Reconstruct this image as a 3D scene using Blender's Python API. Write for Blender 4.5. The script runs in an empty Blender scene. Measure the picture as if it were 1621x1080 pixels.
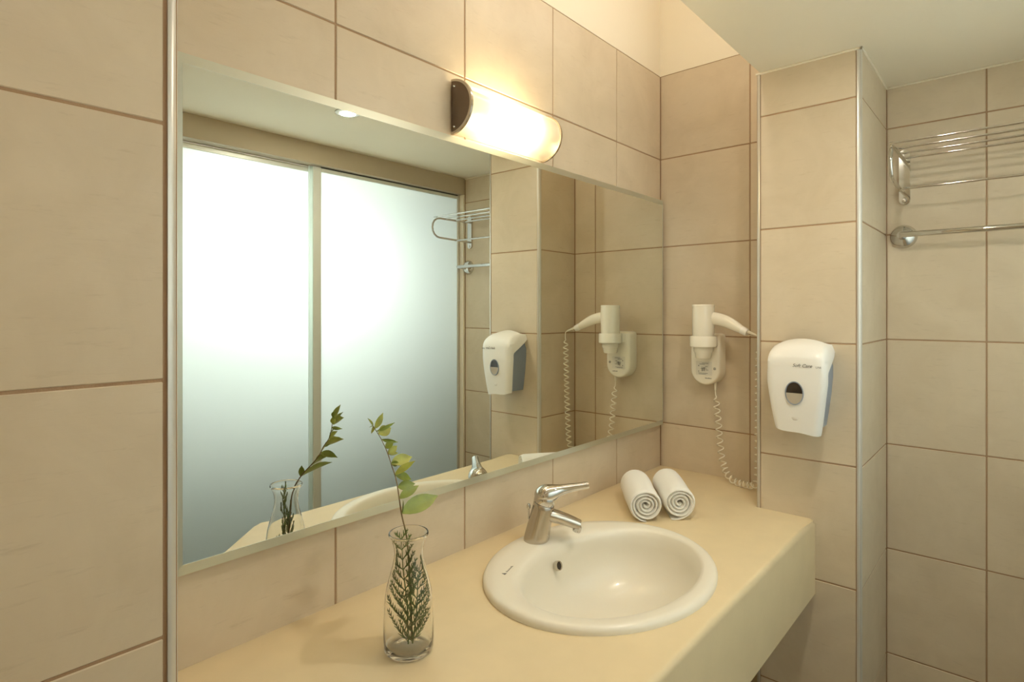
import bpy, bmesh, math, random
from mathutils import Vector, Matrix
random.seed(7)
S = bpy.context.scene
COL = S.collection

# ------------------------------------------------------------------ camera
YAW = 41.239
CAMZ = 1.395
cd = bpy.data.cameras.new('camera')
cd.sensor_width = 36.0
cd.lens = 920.0 / 1621.0 * 36.0
cd.shift_y = -47.0 / 1621.0
cd.clip_start = 0.01
cam = bpy.data.objects.new('camera', cd)
COL.objects.link(cam)
cam.location = (0, 0, CAMZ)
cam.rotation_euler = (math.radians(90), 0, math.radians(YAW - 90))
S.camera = cam

# ------------------------------------------------------------------ world, exposure, main light strengths
w = bpy.data.worlds.new('world'); S.world = w; w.use_nodes = True
w.node_tree.nodes['Background'].inputs[0].default_value = (1.0, 0.96, 0.88, 1)
w.node_tree.nodes['Background'].inputs[1].default_value = 0.25
S.view_settings.view_transform = 'Standard'
S.view_settings.look = 'None'
S.view_settings.gamma = 1.0
S.view_settings.use_curve_mapping = False
S.view_settings.exposure = -0.45
S.cycles.use_denoising = True
S.cycles.max_bounces = 14
S.cycles.diffuse_bounces = 6
S.cycles.glossy_bounces = 6
S.cycles.transmission_bounces = 12
S.cycles.transparent_max_bounces = 12
S.cycles.sample_clamp_indirect = 6.0
DAYLIGHT = 33.0        # added window pane behind the frosted doors
BULB = 270.0           # bulbs inside the vanity light
SPOT = 5.2             # recessed spotlights, watts
NICHE_FILL = 25.0            # added unseen tube brightening the niche above the mirror, emission

# ------------------------------------------------------------------ helpers
def lin(c):
    def f(v):
        v /= 255.0
        return v / 12.92 if v <= 0.04045 else ((v + 0.055) / 1.055) ** 2.4
    return (f(c[0]), f(c[1]), f(c[2]), 1.0)

def mat(name, rgb, rough=0.5, metal=0.0, bump=0.0, bscale=60.0, var=0.0, vscale=6.0, coat=0.0, spec=0.5):
    m = bpy.data.materials.new(name); m.use_nodes = True
    nt = m.node_tree; b = nt.nodes['Principled BSDF']
    b.inputs['Base Color'].default_value = lin(rgb)
    b.inputs['Roughness'].default_value = rough
    b.inputs['Metallic'].default_value = metal
    b.inputs['Specular IOR Level'].default_value = spec
    if coat:
        b.inputs['Coat Weight'].default_value = coat
        b.inputs['Coat Roughness'].default_value = 0.06
    tc = nt.nodes.new('ShaderNodeTexCoord')
    if var:
        n = nt.nodes.new('ShaderNodeTexNoise'); n.inputs['Scale'].default_value = vscale; n.inputs['Detail'].default_value = 5
        nt.links.new(tc.outputs['Object'], n.inputs['Vector'])
        r = nt.nodes.new('ShaderNodeValToRGB')
        c = lin(rgb)
        r.color_ramp.elements[0].position = 0.3; r.color_ramp.elements[1].position = 0.7
        r.color_ramp.elements[0].color = tuple(min(1, x * (1 - var)) for x in c[:3]) + (1,)
        r.color_ramp.elements[1].color = tuple(min(1, x * (1 + var)) for x in c[:3]) + (1,)
        nt.links.new(n.outputs['Fac'], r.inputs['Fac'])
        nt.links.new(r.outputs['Color'], b.inputs['Base Color'])
    if bump:
        n2 = nt.nodes.new('ShaderNodeTexNoise'); n2.inputs['Scale'].default_value = bscale; n2.inputs['Detail'].default_value = 3
        nt.links.new(tc.outputs['Object'], n2.inputs['Vector'])
        bp = nt.nodes.new('ShaderNodeBump'); bp.inputs['Strength'].default_value = bump; bp.inputs['Distance'].default_value = 0.002
        nt.links.new(n2.outputs['Fac'], bp.inputs['Height'])
        nt.links.new(bp.outputs['Normal'], b.inputs['Normal'])
    return m

def tile_mat():
    m = bpy.data.materials.new('ceramic_tile'); m.use_nodes = True
    nt = m.node_tree; N = nt.nodes.new; L = nt.links.new
    b = nt.nodes['Principled BSDF']
    oi = N('ShaderNodeObjectInfo'); tc = N('ShaderNodeTexCoord')
    off = N('ShaderNodeVectorMath'); off.operation = 'SCALE'; off.inputs['Scale'].default_value = 1.0
    comb = N('ShaderNodeCombineXYZ')
    mul = N('ShaderNodeMath'); mul.operation = 'MULTIPLY'; mul.inputs[1].default_value = 37.0
    L(oi.outputs['Random'], mul.inputs[0])
    L(mul.outputs[0], comb.inputs[0]); L(mul.outputs[0], comb.inputs[2])
    add = N('ShaderNodeVectorMath'); add.operation = 'ADD'
    L(tc.outputs['Object'], add.inputs[0]); L(comb.outputs[0], add.inputs[1])
    n1 = N('ShaderNodeTexNoise'); n1.inputs['Scale'].default_value = 7.0; n1.inputs['Detail'].default_value = 6; n1.inputs['Roughness'].default_value = 0.6
    n1.inputs['Distortion'].default_value = 0.6
    L(add.outputs[0], n1.inputs['Vector'])
    r1 = N('ShaderNodeValToRGB')
    r1.color_ramp.elements[0].position = 0.3; r1.color_ramp.elements[1].position = 0.72
    r1.color_ramp.elements[0].color = lin((197, 180, 154)); r1.color_ramp.elements[1].color = lin((209, 193, 168))
    L(n1.outputs['Fac'], r1.inputs['Fac'])
    # fine trowel-like streaks
    mp = N('ShaderNodeMapping'); mp.inputs['Scale'].default_value = (9, 9, 60)
    mp.inputs['Rotation'].default_value = (0.15, 0.1, 0.05)
    L(add.outputs[0], mp.inputs['Vector'])
    n2 = N('ShaderNodeTexNoise'); n2.inputs['Scale'].default_value = 2.0; n2.inputs['Detail'].default_value = 8; n2.inputs['Roughness'].default_value = 0.7
    L(mp.outputs[0], n2.inputs['Vector'])
    r2 = N('ShaderNodeValToRGB')
    r2.color_ramp.elements[0].position = 0.28; r2.color_ramp.elements[1].position = 0.42
    r2.color_ramp.elements[0].color = (0.90, 0.885, 0.87, 1); r2.color_ramp.elements[1].color = (1, 1, 1, 1)
    L(n2.outputs['Fac'], r2.inputs['Fac'])
    mx = N('ShaderNodeMix'); mx.data_type = 'RGBA'; mx.blend_type = 'MULTIPLY'; mx.inputs['Factor'].default_value = 1.0
    L(r1.outputs['Color'], mx.inputs['A']); L(r2.outputs['Color'], mx.inputs['B'])
    # tile-to-tile shade
    mr = N('ShaderNodeMapRange'); mr.inputs['To Min'].default_value = 0.955; mr.inputs['To Max'].default_value = 1.03
    L(oi.outputs['Random'], mr.inputs['Value'])
    hs = N('ShaderNodeHueSaturation'); L(mr.outputs[0], hs.inputs['Value']); L(mx.outputs['Result'], hs.inputs['Color'])
    L(hs.outputs['Color'], b.inputs['Base Color'])
    b.inputs['Roughness'].default_value = 0.38
    b.inputs['Specular IOR Level'].default_value = 0.35
    bp = N('ShaderNodeBump'); bp.inputs['Strength'].default_value = 0.12; bp.inputs['Distance'].default_value = 0.002
    L(n2.outputs['Fac'], bp.inputs['Height']); L(bp.outputs['Normal'], b.inputs['Normal'])
    return m

def emit(name, rgb, strength):
    m = bpy.data.materials.new(name); m.use_nodes = True
    nt = m.node_tree; nt.nodes.remove(nt.nodes['Principled BSDF'])
    e = nt.nodes.new('ShaderNodeEmission'); e.inputs[0].default_value = (*rgb, 1); e.inputs[1].default_value = strength
    nt.links.new(e.outputs[0], nt.nodes['Material Output'].inputs[0])
    return m

def shader_mix(name, parts):
    """parts: list of (node type, colour, roughness or None, weight) blended in order."""
    m = bpy.data.materials.new(name); m.use_nodes = True
    nt = m.node_tree; nt.nodes.remove(nt.nodes['Principled BSDF'])
    prev = None; tot = 0
    for t, c, r, wt in parts:
        n = nt.nodes.new(t); n.inputs['Color'].default_value = (*c, 1)
        if r is not None and 'Roughness' in n.inputs: n.inputs['Roughness'].default_value = r
        tot += wt
        if prev is None: prev = n.outputs[0]
        else:
            mx = nt.nodes.new('ShaderNodeMixShader'); mx.inputs[0].default_value = wt / tot
            nt.links.new(prev, mx.inputs[1]); nt.links.new(n.outputs[0], mx.inputs[2]); prev = mx.outputs[0]
    nt.links.new(prev, nt.nodes['Material Output'].inputs[0])
    return m

def glass_mat(name, rgb=(1, 1, 1), ior=1.45, rough=0.0):
    m = bpy.data.materials.new(name); m.use_nodes = True
    b = m.node_tree.nodes['Principled BSDF']
    b.inputs['Base Color'].default_value = (*rgb, 1); b.inputs['Roughness'].default_value = rough
    b.inputs['Transmission Weight'].default_value = 1.0; b.inputs['IOR'].default_value = ior
    return m

M = {}
M['tile'] = tile_mat()
M['grout'] = mat('grout', (158, 128, 98), 0.9, bump=0.3, bscale=400)
M['plaster'] = mat('painted_plaster', (232, 222, 201), 0.75, bump=0.08, bscale=90, var=0.012, vscale=3)
M['header'] = mat('painted_header', (176, 163, 142), 0.7, bump=0.05, bscale=90)
M['grey_paint'] = mat('grey_paint', (140, 142, 140), 0.7, bump=0.05, bscale=90)
M['floor'] = mat('floor_stone', (212, 198, 174), 0.5, var=0.08, vscale=8)
M['stone'] = mat('counter_stone', (216, 196, 158), 0.42, bump=0.05, bscale=120, var=0.03, vscale=14)
M['ceramic'] = mat('white_ceramic', (230, 223, 207), 0.28, coat=0.15)
M['chrome'] = mat('chrome', (214, 212, 208), 0.07, 1.0)
M['chrome_satin'] = mat('satin_chrome', (196, 188, 176), 0.2, 1.0)
M['bronze'] = mat('dark_bronze_chrome', (112, 98, 88), 0.16, 1.0)
M['mirror'] = mat('mirror_silver', (236, 240, 234), 0.0, 1.0)
M['mirror_edge'] = mat('satin_mirror_edge', (206, 210, 198), 0.32, 0.85)
M['alu'] = mat('brushed_aluminium', (205, 200, 190), 0.32, 0.45)
M['alu_white'] = mat('pale_aluminium', (218, 222, 216), 0.4, 0.25)
M['gasket'] = mat('dark_gasket', (70, 76, 78), 0.6)
M['plastic'] = mat('ivory_plastic', (240, 233, 216), 0.22, coat=0.3)
M['plastic_white'] = mat('white_plastic', (240, 237, 231), 0.3, coat=0.2)
M['plastic_grey'] = mat('blue_grey_plastic', (132, 142, 156), 0.35)
M['ink'] = mat('grey_print', (96, 92, 86), 0.6)
M['ink_dark'] = mat('dark_print', (40, 36, 32), 0.6)
M['paper'] = mat('label_paper', (222, 216, 202), 0.5)
M['window_dark'] = mat('dark_window', (38, 30, 24), 0.12)
M['window_soap'] = mat('pale_soap', (176, 164, 146), 0.15, coat=0.6)
M['towel'] = mat('terry_cotton', (250, 247, 240), 0.95, bump=0.9, bscale=700, spec=0.1)
M['leaf'] = mat('fresh_leaf', (112, 124, 36), 0.42, var=0.2, vscale=60)
M['leaf_young'] = mat('young_leaf', (138, 140, 46), 0.42, var=0.2, vscale=60)
M['stem'] = mat('brown_stem', (104, 84, 44), 0.6, var=0.2, vscale=80)
M['cypress'] = mat('cypress_green', (92, 108, 48), 0.55, var=0.3, vscale=50)
M['glass'] = glass_mat('clear_glass', (0.985, 0.99, 0.98), 1.42)
M['frost'] = shader_mix('frosted_glass', [('ShaderNodeBsdfTranslucent', (0.88, 0.93, 0.90), None, 0.72),
                                           ('ShaderNodeBsdfDiffuse', (0.80, 0.84, 0.80), None, 0.10),
                                           ('ShaderNodeBsdfGlossy', (0.9, 0.9, 0.9), 0.35, 0.06)])
M['opal'] = shader_mix('opal_glass', [('ShaderNodeBsdfTranslucent', (1.0, 0.92, 0.72), None, 0.11),
                                       ('ShaderNodeBsdfDiffuse', (0.9, 0.86, 0.76), None, 0.34),
                                       ('ShaderNodeBsdfTransparent', (1.0, 0.93, 0.78), None, 0.40),
                                       ('ShaderNodeBsdfGlossy', (1, 1, 1), 0.1, 0.04)])
M['bulb'] = emit('lit_bulb', (1.0, 0.85, 0.58), BULB)
M['spot_lens'] = emit('lit_spot_lens', (1.0, 0.90, 0.68), 10.0)
M['niche_fill'] = emit('niche_fill_glow', (1.0, 0.975, 0.92), NICHE_FILL)
M['day'] = emit('daylight_pane', (0.97, 0.985, 1.0), DAYLIGHT)

def smooth(me, ang=40):
    for p in me.polygons: p.use_smooth = True
    bm = bmesh.new(); bm.from_mesh(me)
    a = math.radians(ang)
    for e in bm.edges:
        if len(e.link_faces) == 2 and e.calc_face_angle(0) > a: e.smooth = False
    bm.to_mesh(me); bm.free()

def mesh(name, bm, m, ang=40):
    bmesh.ops.recalc_face_normals(bm, faces=bm.faces[:])
    me = bpy.data.meshes.new(name); bm.to_mesh(me); bm.free()
    for mm in (m if isinstance(m, (list, tuple)) else [m]): me.materials.append(mm)
    if ang: smooth(me, ang)
    return me

def obj(name, bm, m, parent=None, ang=40, loc=None, label=None):
    me = bm if isinstance(bm, bpy.types.Mesh) else mesh(name, bm, m, ang)
    o = bpy.data.objects.new(name, me); COL.objects.link(o)
    if loc is not None: o.location = loc
    if parent is not None: o.parent = parent
    if label: o['label'] = label
    return o

def tag(o, label, cat, group=None, kind=None):
    o['label'] = label; o['category'] = cat
    if group: o['group'] = group
    if kind: o['kind'] = kind
    return o

def thing(name, label, cat, loc=(0, 0, 0), rotz=0.0, group=None):
    o = bpy.data.objects.new(name, None); COL.objects.link(o)
    o.empty_display_size = 0.05
    o.location = loc; o.rotation_euler = (0, 0, rotz)
    return tag(o, label, cat, group)

def V(*a): return Vector(a)

def box(bm, a, b, bev=0.0, seg=1):
    a, b = Vector(a), Vector(b)
    r = bmesh.ops.create_cube(bm, size=1.0)
    c = (a + b) / 2; s = b - a
    for v in r['verts']: v.co = Vector((v.co.x * s.x, v.co.y * s.y, v.co.z * s.z)) + c
    if bev:
        es = list({e for v in r['verts'] for e in v.link_edges})
        bmesh.ops.bevel(bm, geom=es, offset=bev, segments=seg, profile=0.5, affect='EDGES')
    return bm

def B(a, b, bev=0.0, seg=1): return box(bmesh.new(), a, b, bev, seg)

def loft(bm, rings, closed=True, cap=True):
    vr = [[bm.verts.new(p) for p in r] for r in rings]
    n = len(vr[0])
    for i in range(len(vr) - 1):
        for j in range(n if closed else n - 1):
            k = (j + 1) % n
            bm.faces.new((vr[i][j], vr[i][k], vr[i + 1][k], vr[i + 1][j]))
    if cap and closed:
        bm.faces.new(vr[0][::-1]); bm.faces.new(vr[-1])
    return bm

def lathe(bm, prof, c=(0, 0, 0), n=32, axis=None, closed=False):
    """prof: (r, h) pairs about an axis through c."""
    c = Vector(c); ax = Vector(axis or (0, 0, 1)).normalized()
    u = ax.orthogonal().normalized(); v = ax.cross(u)
    rings = []
    for r, h in prof:
        r = max(r, 1e-5)
        rings.append([c + ax * h + (u * math.cos(2 * math.pi * j / n) + v * math.sin(2 * math.pi * j / n)) * r for j in range(n)])
    if closed: rings.append(rings[0])
    loft(bm, rings, True, not closed)
    bmesh.ops.remove_doubles(bm, verts=bm.verts[:], dist=1e-6)
    return bm

def sweep(bm, path, rad, n=10, up=(0, 0, 1), cap=True):
    """Tube along path; rad a number, or one (ru, rv) or number per point."""
    path = [Vector(p) for p in path]
    rings = []
    t0 = (path[1] - path[0]).normalized()
    u = Vector(up) - t0 * t0.dot(Vector(up))
    if u.length < 1e-4: u = t0.orthogonal()
    u.normalize()
    for i, p in enumerate(path):
        t = (path[min(i + 1, len(path) - 1)] - path[max(i - 1, 0)]).normalized()
        u = (u - t * t.dot(u)).normalized(); s = t.cross(u)
        r = rad[i] if isinstance(rad, (list, tuple)) else rad
        ru, rv = r if isinstance(r, (list, tuple)) else (r, r)
        rings.append([p + u * ru * math.cos(2 * math.pi * j / n) + s * rv * math.sin(2 * math.pi * j / n) for j in range(n)])
    return loft(bm, rings, True, cap)

def catmull(pts, k=8):
    pts = [Vector(p) for p in pts]; out = []
    P = [pts[0] * 2 - pts[1]] + pts + [pts[-1] * 2 - pts[-2]]
    for i in range(1, len(P) - 2):
        for j in range(k):
            t = j / k
            a, b, c, d = P[i - 1], P[i], P[i + 1], P[i + 2]
            out.append(0.5 * ((2 * b) + (c - a) * t + (2 * a - 5 * b + 4 * c - d) * t * t + (3 * b - a - 3 * c + d) * t ** 3))
    out.append(pts[-1]); return out

def prism(bm, poly, axis, a, b):
    """poly of 2-D points in the two axes other than `axis`, extruded from a to b."""
    def p3(p, h):
        l = list(p); l.insert(axis, h); return Vector(l)
    return loft(bm, [[p3(p, a) for p in poly], [p3(p, b) for p in poly]])

def struct(name, bm, m, label, cat, ang=None, parent=None):
    o = obj(name, bm, m, parent, ang)
    if parent is None: tag(o, label, cat, kind='structure')
    return o

# ------------------------------------------------------------------ measures of the room
YM = 0.960            # wall behind the mirror
XR = 1.891            # end wall of the niche
XP = 1.666            # front of the pier
YP0, YP1 = 0.301, 0.555
XS = 2.026            # towel-rack wall
YL, XL = 0.775, 0.266 # projecting wall at the left
ZC = 2.056            # low ceiling
ZT = 2.224            # top of tiling in the niche
YC = 0.545            # edge of low ceiling
ZH = 2.80             # high ceiling over the niche
XE = -0.60            # far end of the room to the left of the camera
YG = -0.25            # frosted doors
TOP = 0.85            # counter top
ROWS = [0.0, 0.076, 0.385, 0.694, 1.003, 1.312, 1.621, 1.930, ZT]
G = 0.0038            # joint width

_tiles = {}
def tiles(parent, axis, plane, sign, cols, rows):
    """Wall tiles: each its own child object. axis 0/1 = plane normal, sign = side the room lies on."""
    for i in range(len(cols) - 1):
        for j in range(len(rows) - 1):
            w_ = round(cols[i + 1] - cols[i] - G, 4); h_ = round(rows[j + 1] - rows[j] - G, 4)
            if w_ < 0.004 or h_ < 0.004: continue
            key = (axis, w_, h_)
            if key not in _tiles:
                t = 0.008
                d = (t / 2, w_ / 2, h_ / 2) if axis == 0 else (w_ / 2, t / 2, h_ / 2)
                bm = B((-d[0], -d[1], -d[2]), d, min(0.0011, w_ * 0.2))
                _tiles[key] = mesh('tile', bm, M['tile'], 30)
            c = (cols[i] + cols[i + 1]) / 2; z = (rows[j] + rows[j + 1]) / 2
            jit = random.uniform(-0.0002, 0.0002)
            l = (plane - sign * 0.004 + jit, c, z) if axis == 0 else (c, plane - sign * 0.004 + jit, z)
            o = bpy.data.objects.new('tile', _tiles[key]); COL.objects.link(o)
            o.location = l; o.parent = parent

g = 0.0016  # grout lies this far behind the tile faces
# --- wall behind the mirror
wb = struct('wall_back', B((XL - 0.03, YM + g, 0), (XR + 0.3, YM + 0.14, ZT)), M['grout'], 'beige tiled wall carrying the mirror above the counter', 'wall')
tiles(wb, 1, YM, -1, [XL, 0.597, 0.931, 1.265, 1.597, XR], ROWS)
struct('wall_upper_back', B((XE, YM, ZT), (XR + 0.3, YM + 0.14, ZH)), M['plaster'], 'cream painted wall strip above the tiles over the mirror', 'wall')
# --- projecting wall at the left
wl = struct('wall_left', B((XE - 0.1, YL + g, 0), (XL - g, YM + 0.10, ZT)), M['grout'], 'large-tiled projecting wall at the left edge of the photo', 'wall')
tiles(wl, 1, YL, -1, [-0.756, -0.420, -0.086, 0.2505], ROWS)
tiles(wl, 0, XL, 1, [YL + 0.0155, YM - 0.002], ROWS)
struct('wall_upper_left', B((XE - 0.1, YL, ZT), (XL, YM, ZH)), M['plaster'], 'painted wall above the tiles of the left projecting wall', 'wall')
# --- niche end wall
wr = struct('wall_right', B((XR + g, YP1 - 0.02, 0), (XR + 0.12, YM + 0.002, ZT)), M['grout'], 'narrow tiled end wall of the niche behind the hair dryer', 'wall')
tiles(wr, 0, XR, -1, [YP1, 0.650, YM], ROWS)
struct('wall_upper_right', B((XR, YC - 0.1, ZT), (XR + 0.12, YM, ZH)), M['plaster'], 'cream painted wall above the niche end wall tiles', 'wall')
# --- pier
tr = 0.0095
wp = struct('wall_pier', B((XP + g, YP0 + g, 0), (XS + 0.1, YP1 - g, ZC)), M['grout'], 'tiled pier with metal corner strips carrying the soap dispenser', 'wall')
PR = ROWS[:-1] + [ZC - 0.002]
PR[-2] = 1.934
tiles(wp, 0, XP, -1, [YP0 + tr, YP1 - tr], PR)
tiles(wp, 1, YP0, -1, [XP + tr, XS - 0.001], PR)
tiles(wp, 1, YP1, 1, [XP + tr, XR - 0.001], PR)
# --- towel-rack wall
ws = struct('wall_shower', B((XS + g, YG - 0.05, 0), (XS + 0.12, YP0 + 0.05, ZC)), M['grout'], 'tiled wall carrying the towel rack at the right', 'wall')
tiles(ws, 0, XS, -1, [-0.205, 0.071, YP0], PR)

def corner_strip(name, x, y, sx, sy, r, z0, z1, label):
    """quarter-round metal strip; (x, y) the sharp corner, (sx, sy) pointing into the wall."""
    c = (x + sx * r, y + sy * r)
    poly = []
    for k in range(9):
        a = math.pi / 2 * k / 8
        poly.append((c[0] - sx * r * math.cos(a), c[1] - sy * r * math.sin(a)))
    poly.append((c[0] + sx * 0.001, c[1] - sy * r)); poly.append((c[0] + sx * 0.001, c[1] + sy * 0.001)); poly.append((c[0] - sx * r, c[1] + sy * 0.001))
    return struct(name, prism(bmesh.new(), poly, 2, z0, z1), M['alu'], label, 'corner trim', 30)
corner_strip('trim_1', XL + 0.002, YL - 0.002, -1, 1, 0.014, 0, ZT, 'tall pale metal corner strip at the edge of the left wall')
corner_strip('trim_2', XP - 0.001, YP1 + 0.001, 1, -1, tr, 0, ZC, 'slim metal corner strip beside the hair dryer')
corner_strip('trim_3', XP - 0.001, YP0 - 0.001, 1, 1, tr, 0, ZC, 'shiny metal corner strip between soap dispenser and towel rack')

# --- ceilings, floor, end wall, header, jamb
struct('ceiling', B((XE - 0.1, YG - 0.05, ZC), (XS + 0.12, YC, ZC + 0.10)), M['plaster'], 'low cream painted ceiling', 'ceiling')
struct('wall_fascia', B((XE - 0.1, YC - 0.10, ZC + 0.10), (XS + 0.12, YC, ZH)), M['plaster'], 'painted upright face closing the edge of the low ceiling', 'wall')
struct('ceiling_niche', B((XE - 0.1, YC - 0.1, ZH), (XS + 0.12, YM + 0.14, ZH + 0.1)), M['plaster'], 'high ceiling over the mirror niche', 'ceiling')
struct('floor', B((XE - 0.1, -1.0, -0.1), (XS + 0.12, YM + 0.14, 0)), M['floor'], 'stone floor of the washroom', 'floor')
struct('wall_end', B((XE - 0.1, YG - 0.05, 0), (XE, YL, ZH)), M['plaster'], 'painted end wall of the washroom on the side of the camera', 'wall')
struct('trim_header', B((XE, -0.30, 1.975), (XS, -0.205, ZC), 0.001), M['header'], 'beige boxed header above the frosted sliding doors', 'header')
struct('trim_jamb', B((XS - 0.012, -0.28, 0), (XS, -0.206, 1.975), 0.001), M['plaster'], 'cream jamb strip beside the frosted sliding doors', 'jamb')
struct('wall_front', B((XE, -0.30, 0), (0.42, -0.215, 1.975)), M['plaster'], 'painted wall beside the frosted sliding doors', 'wall')

bm = bmesh.new()
for a, b in (((XP - 0.004, YP0 - 0.004, ZC - 0.005), (XP + 0.004, YP1 + 0.002, ZC)), ((XP - 0.004, YP0 - 0.004, ZC - 0.005), (XS, YP0 + 0.004, ZC)), ((XS - 0.004, -0.205, ZC - 0.005), (XS + 0.002, YP0, ZC))): box(bm, a, b, 0.0015)
struct('trim_caulk', bm, M['plaster'], 'thin white bead of filler where pier and right wall meet the ceiling', 'trim')
# --- unseen compartment added behind the frosted doors; its window makes them glow
struct('wall_compartment', B((0.0, -0.73, 0), (XS + 0.12, -0.68, 2.3)), M['grey_paint'], 'painted wall behind the frosted doors', 'wall')
struct('wall_compartment_left', B((0.0, -0.68, 0), (0.05, -0.30, 2.3)), M['grey_paint'], 'painted side wall at the left behind the frosted doors', 'wall')
struct('wall_compartment_right', B((XS + 0.04, -0.68, 0), (XS + 0.12, -0.30, 2.3)), M['grey_paint'], 'painted side wall at the right behind the frosted doors', 'wall')
struct('ceiling_compartment', B((0.0, -0.73, 2.3), (XS + 0.12, -0.25, 2.35)), M['grey_paint'], 'painted ceiling behind the frosted doors', 'ceiling')
bm = bmesh.new()
wx0, wx1, wz0, wz1 = 0.58, 1.62, 1.42, 1.76
for a, b in (((wx0 - 0.04, -0.685, wz0 - 0.04), (wx0, -0.66, wz1 + 0.04)), ((wx1, -0.685, wz0 - 0.04), (wx1 + 0.04, -0.66, wz1 + 0.04)),
             ((wx0, -0.685, wz0 - 0.04), (wx1, -0.66, wz0)), ((wx0, -0.685, wz1), (wx1, -0.66, wz1 + 0.04))): box(bm, a, b)
win = struct('window_added', bm, M['alu_white'], 'unseen window added to glow through the frosted doors', 'window')
obj('pane', B((wx0, -0.679, wz0), (wx1, -0.675, wz1)), M['day'], win, None)

# --- frosted sliding doors
def sliding_door(name, x0, x1, y, label):
    d = struct(name, B((x0, y - 0.004, 0.03), (x1, y + 0.004, 1.972)), M['frost'], label, 'door')
    d['label'] = label
    return d
d1 = sliding_door('door_1', 0.425, 1.226, -0.262, 'frosted glass sliding door with the brightest glow in the mirror')
d2 = sliding_door('door_2', 1.200, 2.008, -0.240, 'frosted glass sliding door beside the towel rack')
obj('stile', B((1.214, -0.247, 0.02), (1.250, -0.231, 1.972), 0.002), M['alu_white'], d2, None)
obj('stile', B((2.000, -0.247, 0.02), (2.014, -0.231, 1.972), 0.002), M['alu'], d2, None)
obj('top_rail', B((1.250, -0.247, 1.955), (2.000, -0.231, 1.9695), 0.001), M['alu_white'], d2, None)
obj('seal', B((1.250, -0.2465, 1.9695), (2.000, -0.231, 1.975)), M['gasket'], d2, None)
obj('stile', B((0.422, -0.269, 0.02), (0.447, -0.255, 1.972), 0.002), M['alu_white'], d1, None)
obj('top_rail', B((0.447, -0.269, 1.952), (1.226, -0.2555, 1.972), 0.001), M['alu_white'], d1, None)

# ------------------------------------------------------------------ counter
SX, SY = 1.047, 0.667          # basin centre
OA, OB = 0.2734, 0.2243        # basin outer half axes
def ell(cx, cy, a, b, z, n=72):
    return [Vector((cx + a * math.cos(2 * math.pi * k / n), cy + b * math.sin(2 * math.pi * k / n), z)) for k in range(n)]
YF = 0.406
outline = [(XP, YF), (XP, YP1 + 0.001), (XR, YP1 + 0.001), (XR, YM), (XL + 0.002, YM), (XL + 0.002, 0.735), (0.54, 0.535), (0.675, 0.412), (0.70, 0.398), (0.73, YF)]
bm = bmesh.new()
ov = [bm.verts.new((x, y, TOP)) for x, y in outline]
hv = [bm.verts.new(p) for p in ell(SX, SY, OA - 0.018, OB - 0.018, TOP)]
eds = [bm.edges.new((l[i], l[(i + 1) % len(l)])) for l in (ov, hv) for i in range(len(l))]
bmesh.ops.triangle_fill(bm, edges=eds, use_beauty=True, use_dissolve=False)
r = bmesh.ops.extrude_face_region(bm, geom=bm.faces[:])
for v in [e for e in r['geom'] if isinstance(e, bmesh.types.BMVert)]: v.co.z = TOP - 0.194
bmesh.ops.recalc_face_normals(bm, faces=bm.faces[:])
fe = []
for e in bm.edges:
    a, b = e.verts
    if abs(a.co.z - TOP) < 1e-6 and abs(b.co.z - TOP) < 1e-6 and e.calc_face_angle(0) > 0.5:
        mx = (a.co + b.co) / 2
        if mx.y < 0.72 and (abs(a.co.y - YF) < 1e-5 and abs(b.co.y - YF) < 1e-5 or a.co.x < 0.735 and b.co.x < 0.735) and ((mx.x - SX) / OA) ** 2 + ((mx.y - SY) / OB) ** 2 > 1.02: fe.append(e)
bmesh.ops.bevel(bm, geom=fe, offset=0.012, segments=5, profile=0.5, affect='EDGES')
cnt = obj('vanity_counter', bm, M['stone'], None, 35)
tag(cnt, 'beige stone vanity counter with deep front edge, running along the tiled wall', 'counter')

# ------------------------------------------------------------------ basin
IX, IY, IA, IB = 1.053, 0.643, 0.232, 0.163
t = thing('wash_basin', 'white oval ceramic wash basin set into the counter', 'basin', (0, 0, 0))
rings = []
def ering(k, z, a0=0.0, b0=0.0):
    """k = 0 outer outline, 1 = inner bowl lip."""
    return ell(SX + (IX - SX) * k, SY + (IY - SY) * k, OA + (IA - OA) * k + a0, OB + (IB - OB) * k + b0, z)
rings.append(ering(0, TOP - 0.001, -0.012, -0.012))
rings.append(ering(0, TOP - 0.001))
rings.append(ering(0, TOP + 0.006, 0.0005, 0.0005))
rings.append(ering(0, TOP + 0.0105, -0.002, -0.002))
rings.append(ering(0, TOP + 0.0135, -0.006, -0.006))
rings.append(ering(0.35, TOP + 0.0145))
rings.append(ering(0.75, TOP + 0.0138))
rings.append(ering(0.93, TOP + 0.0115))
rings.append(ering(1.0, TOP + 0.007))
rings.append(ell(IX, IY, IA - 0.007, IB - 0.006, TOP - 0.004))
for k in range(1, 13):
    s = k / 12
    f = math.cos(s * math.pi / 2) ** 0.62
    z = TOP - 0.004 - 0.135 * (1 - (1 - s) ** 1.7)
    rings.append(ell(IX, IY + 0.012 * s, max((IA - 0.007) * f, 0.022), max((IB - 0.006) * f, 0.022), z))
bowl = bmesh.new(); loft(bowl, rings, True, False)
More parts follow.
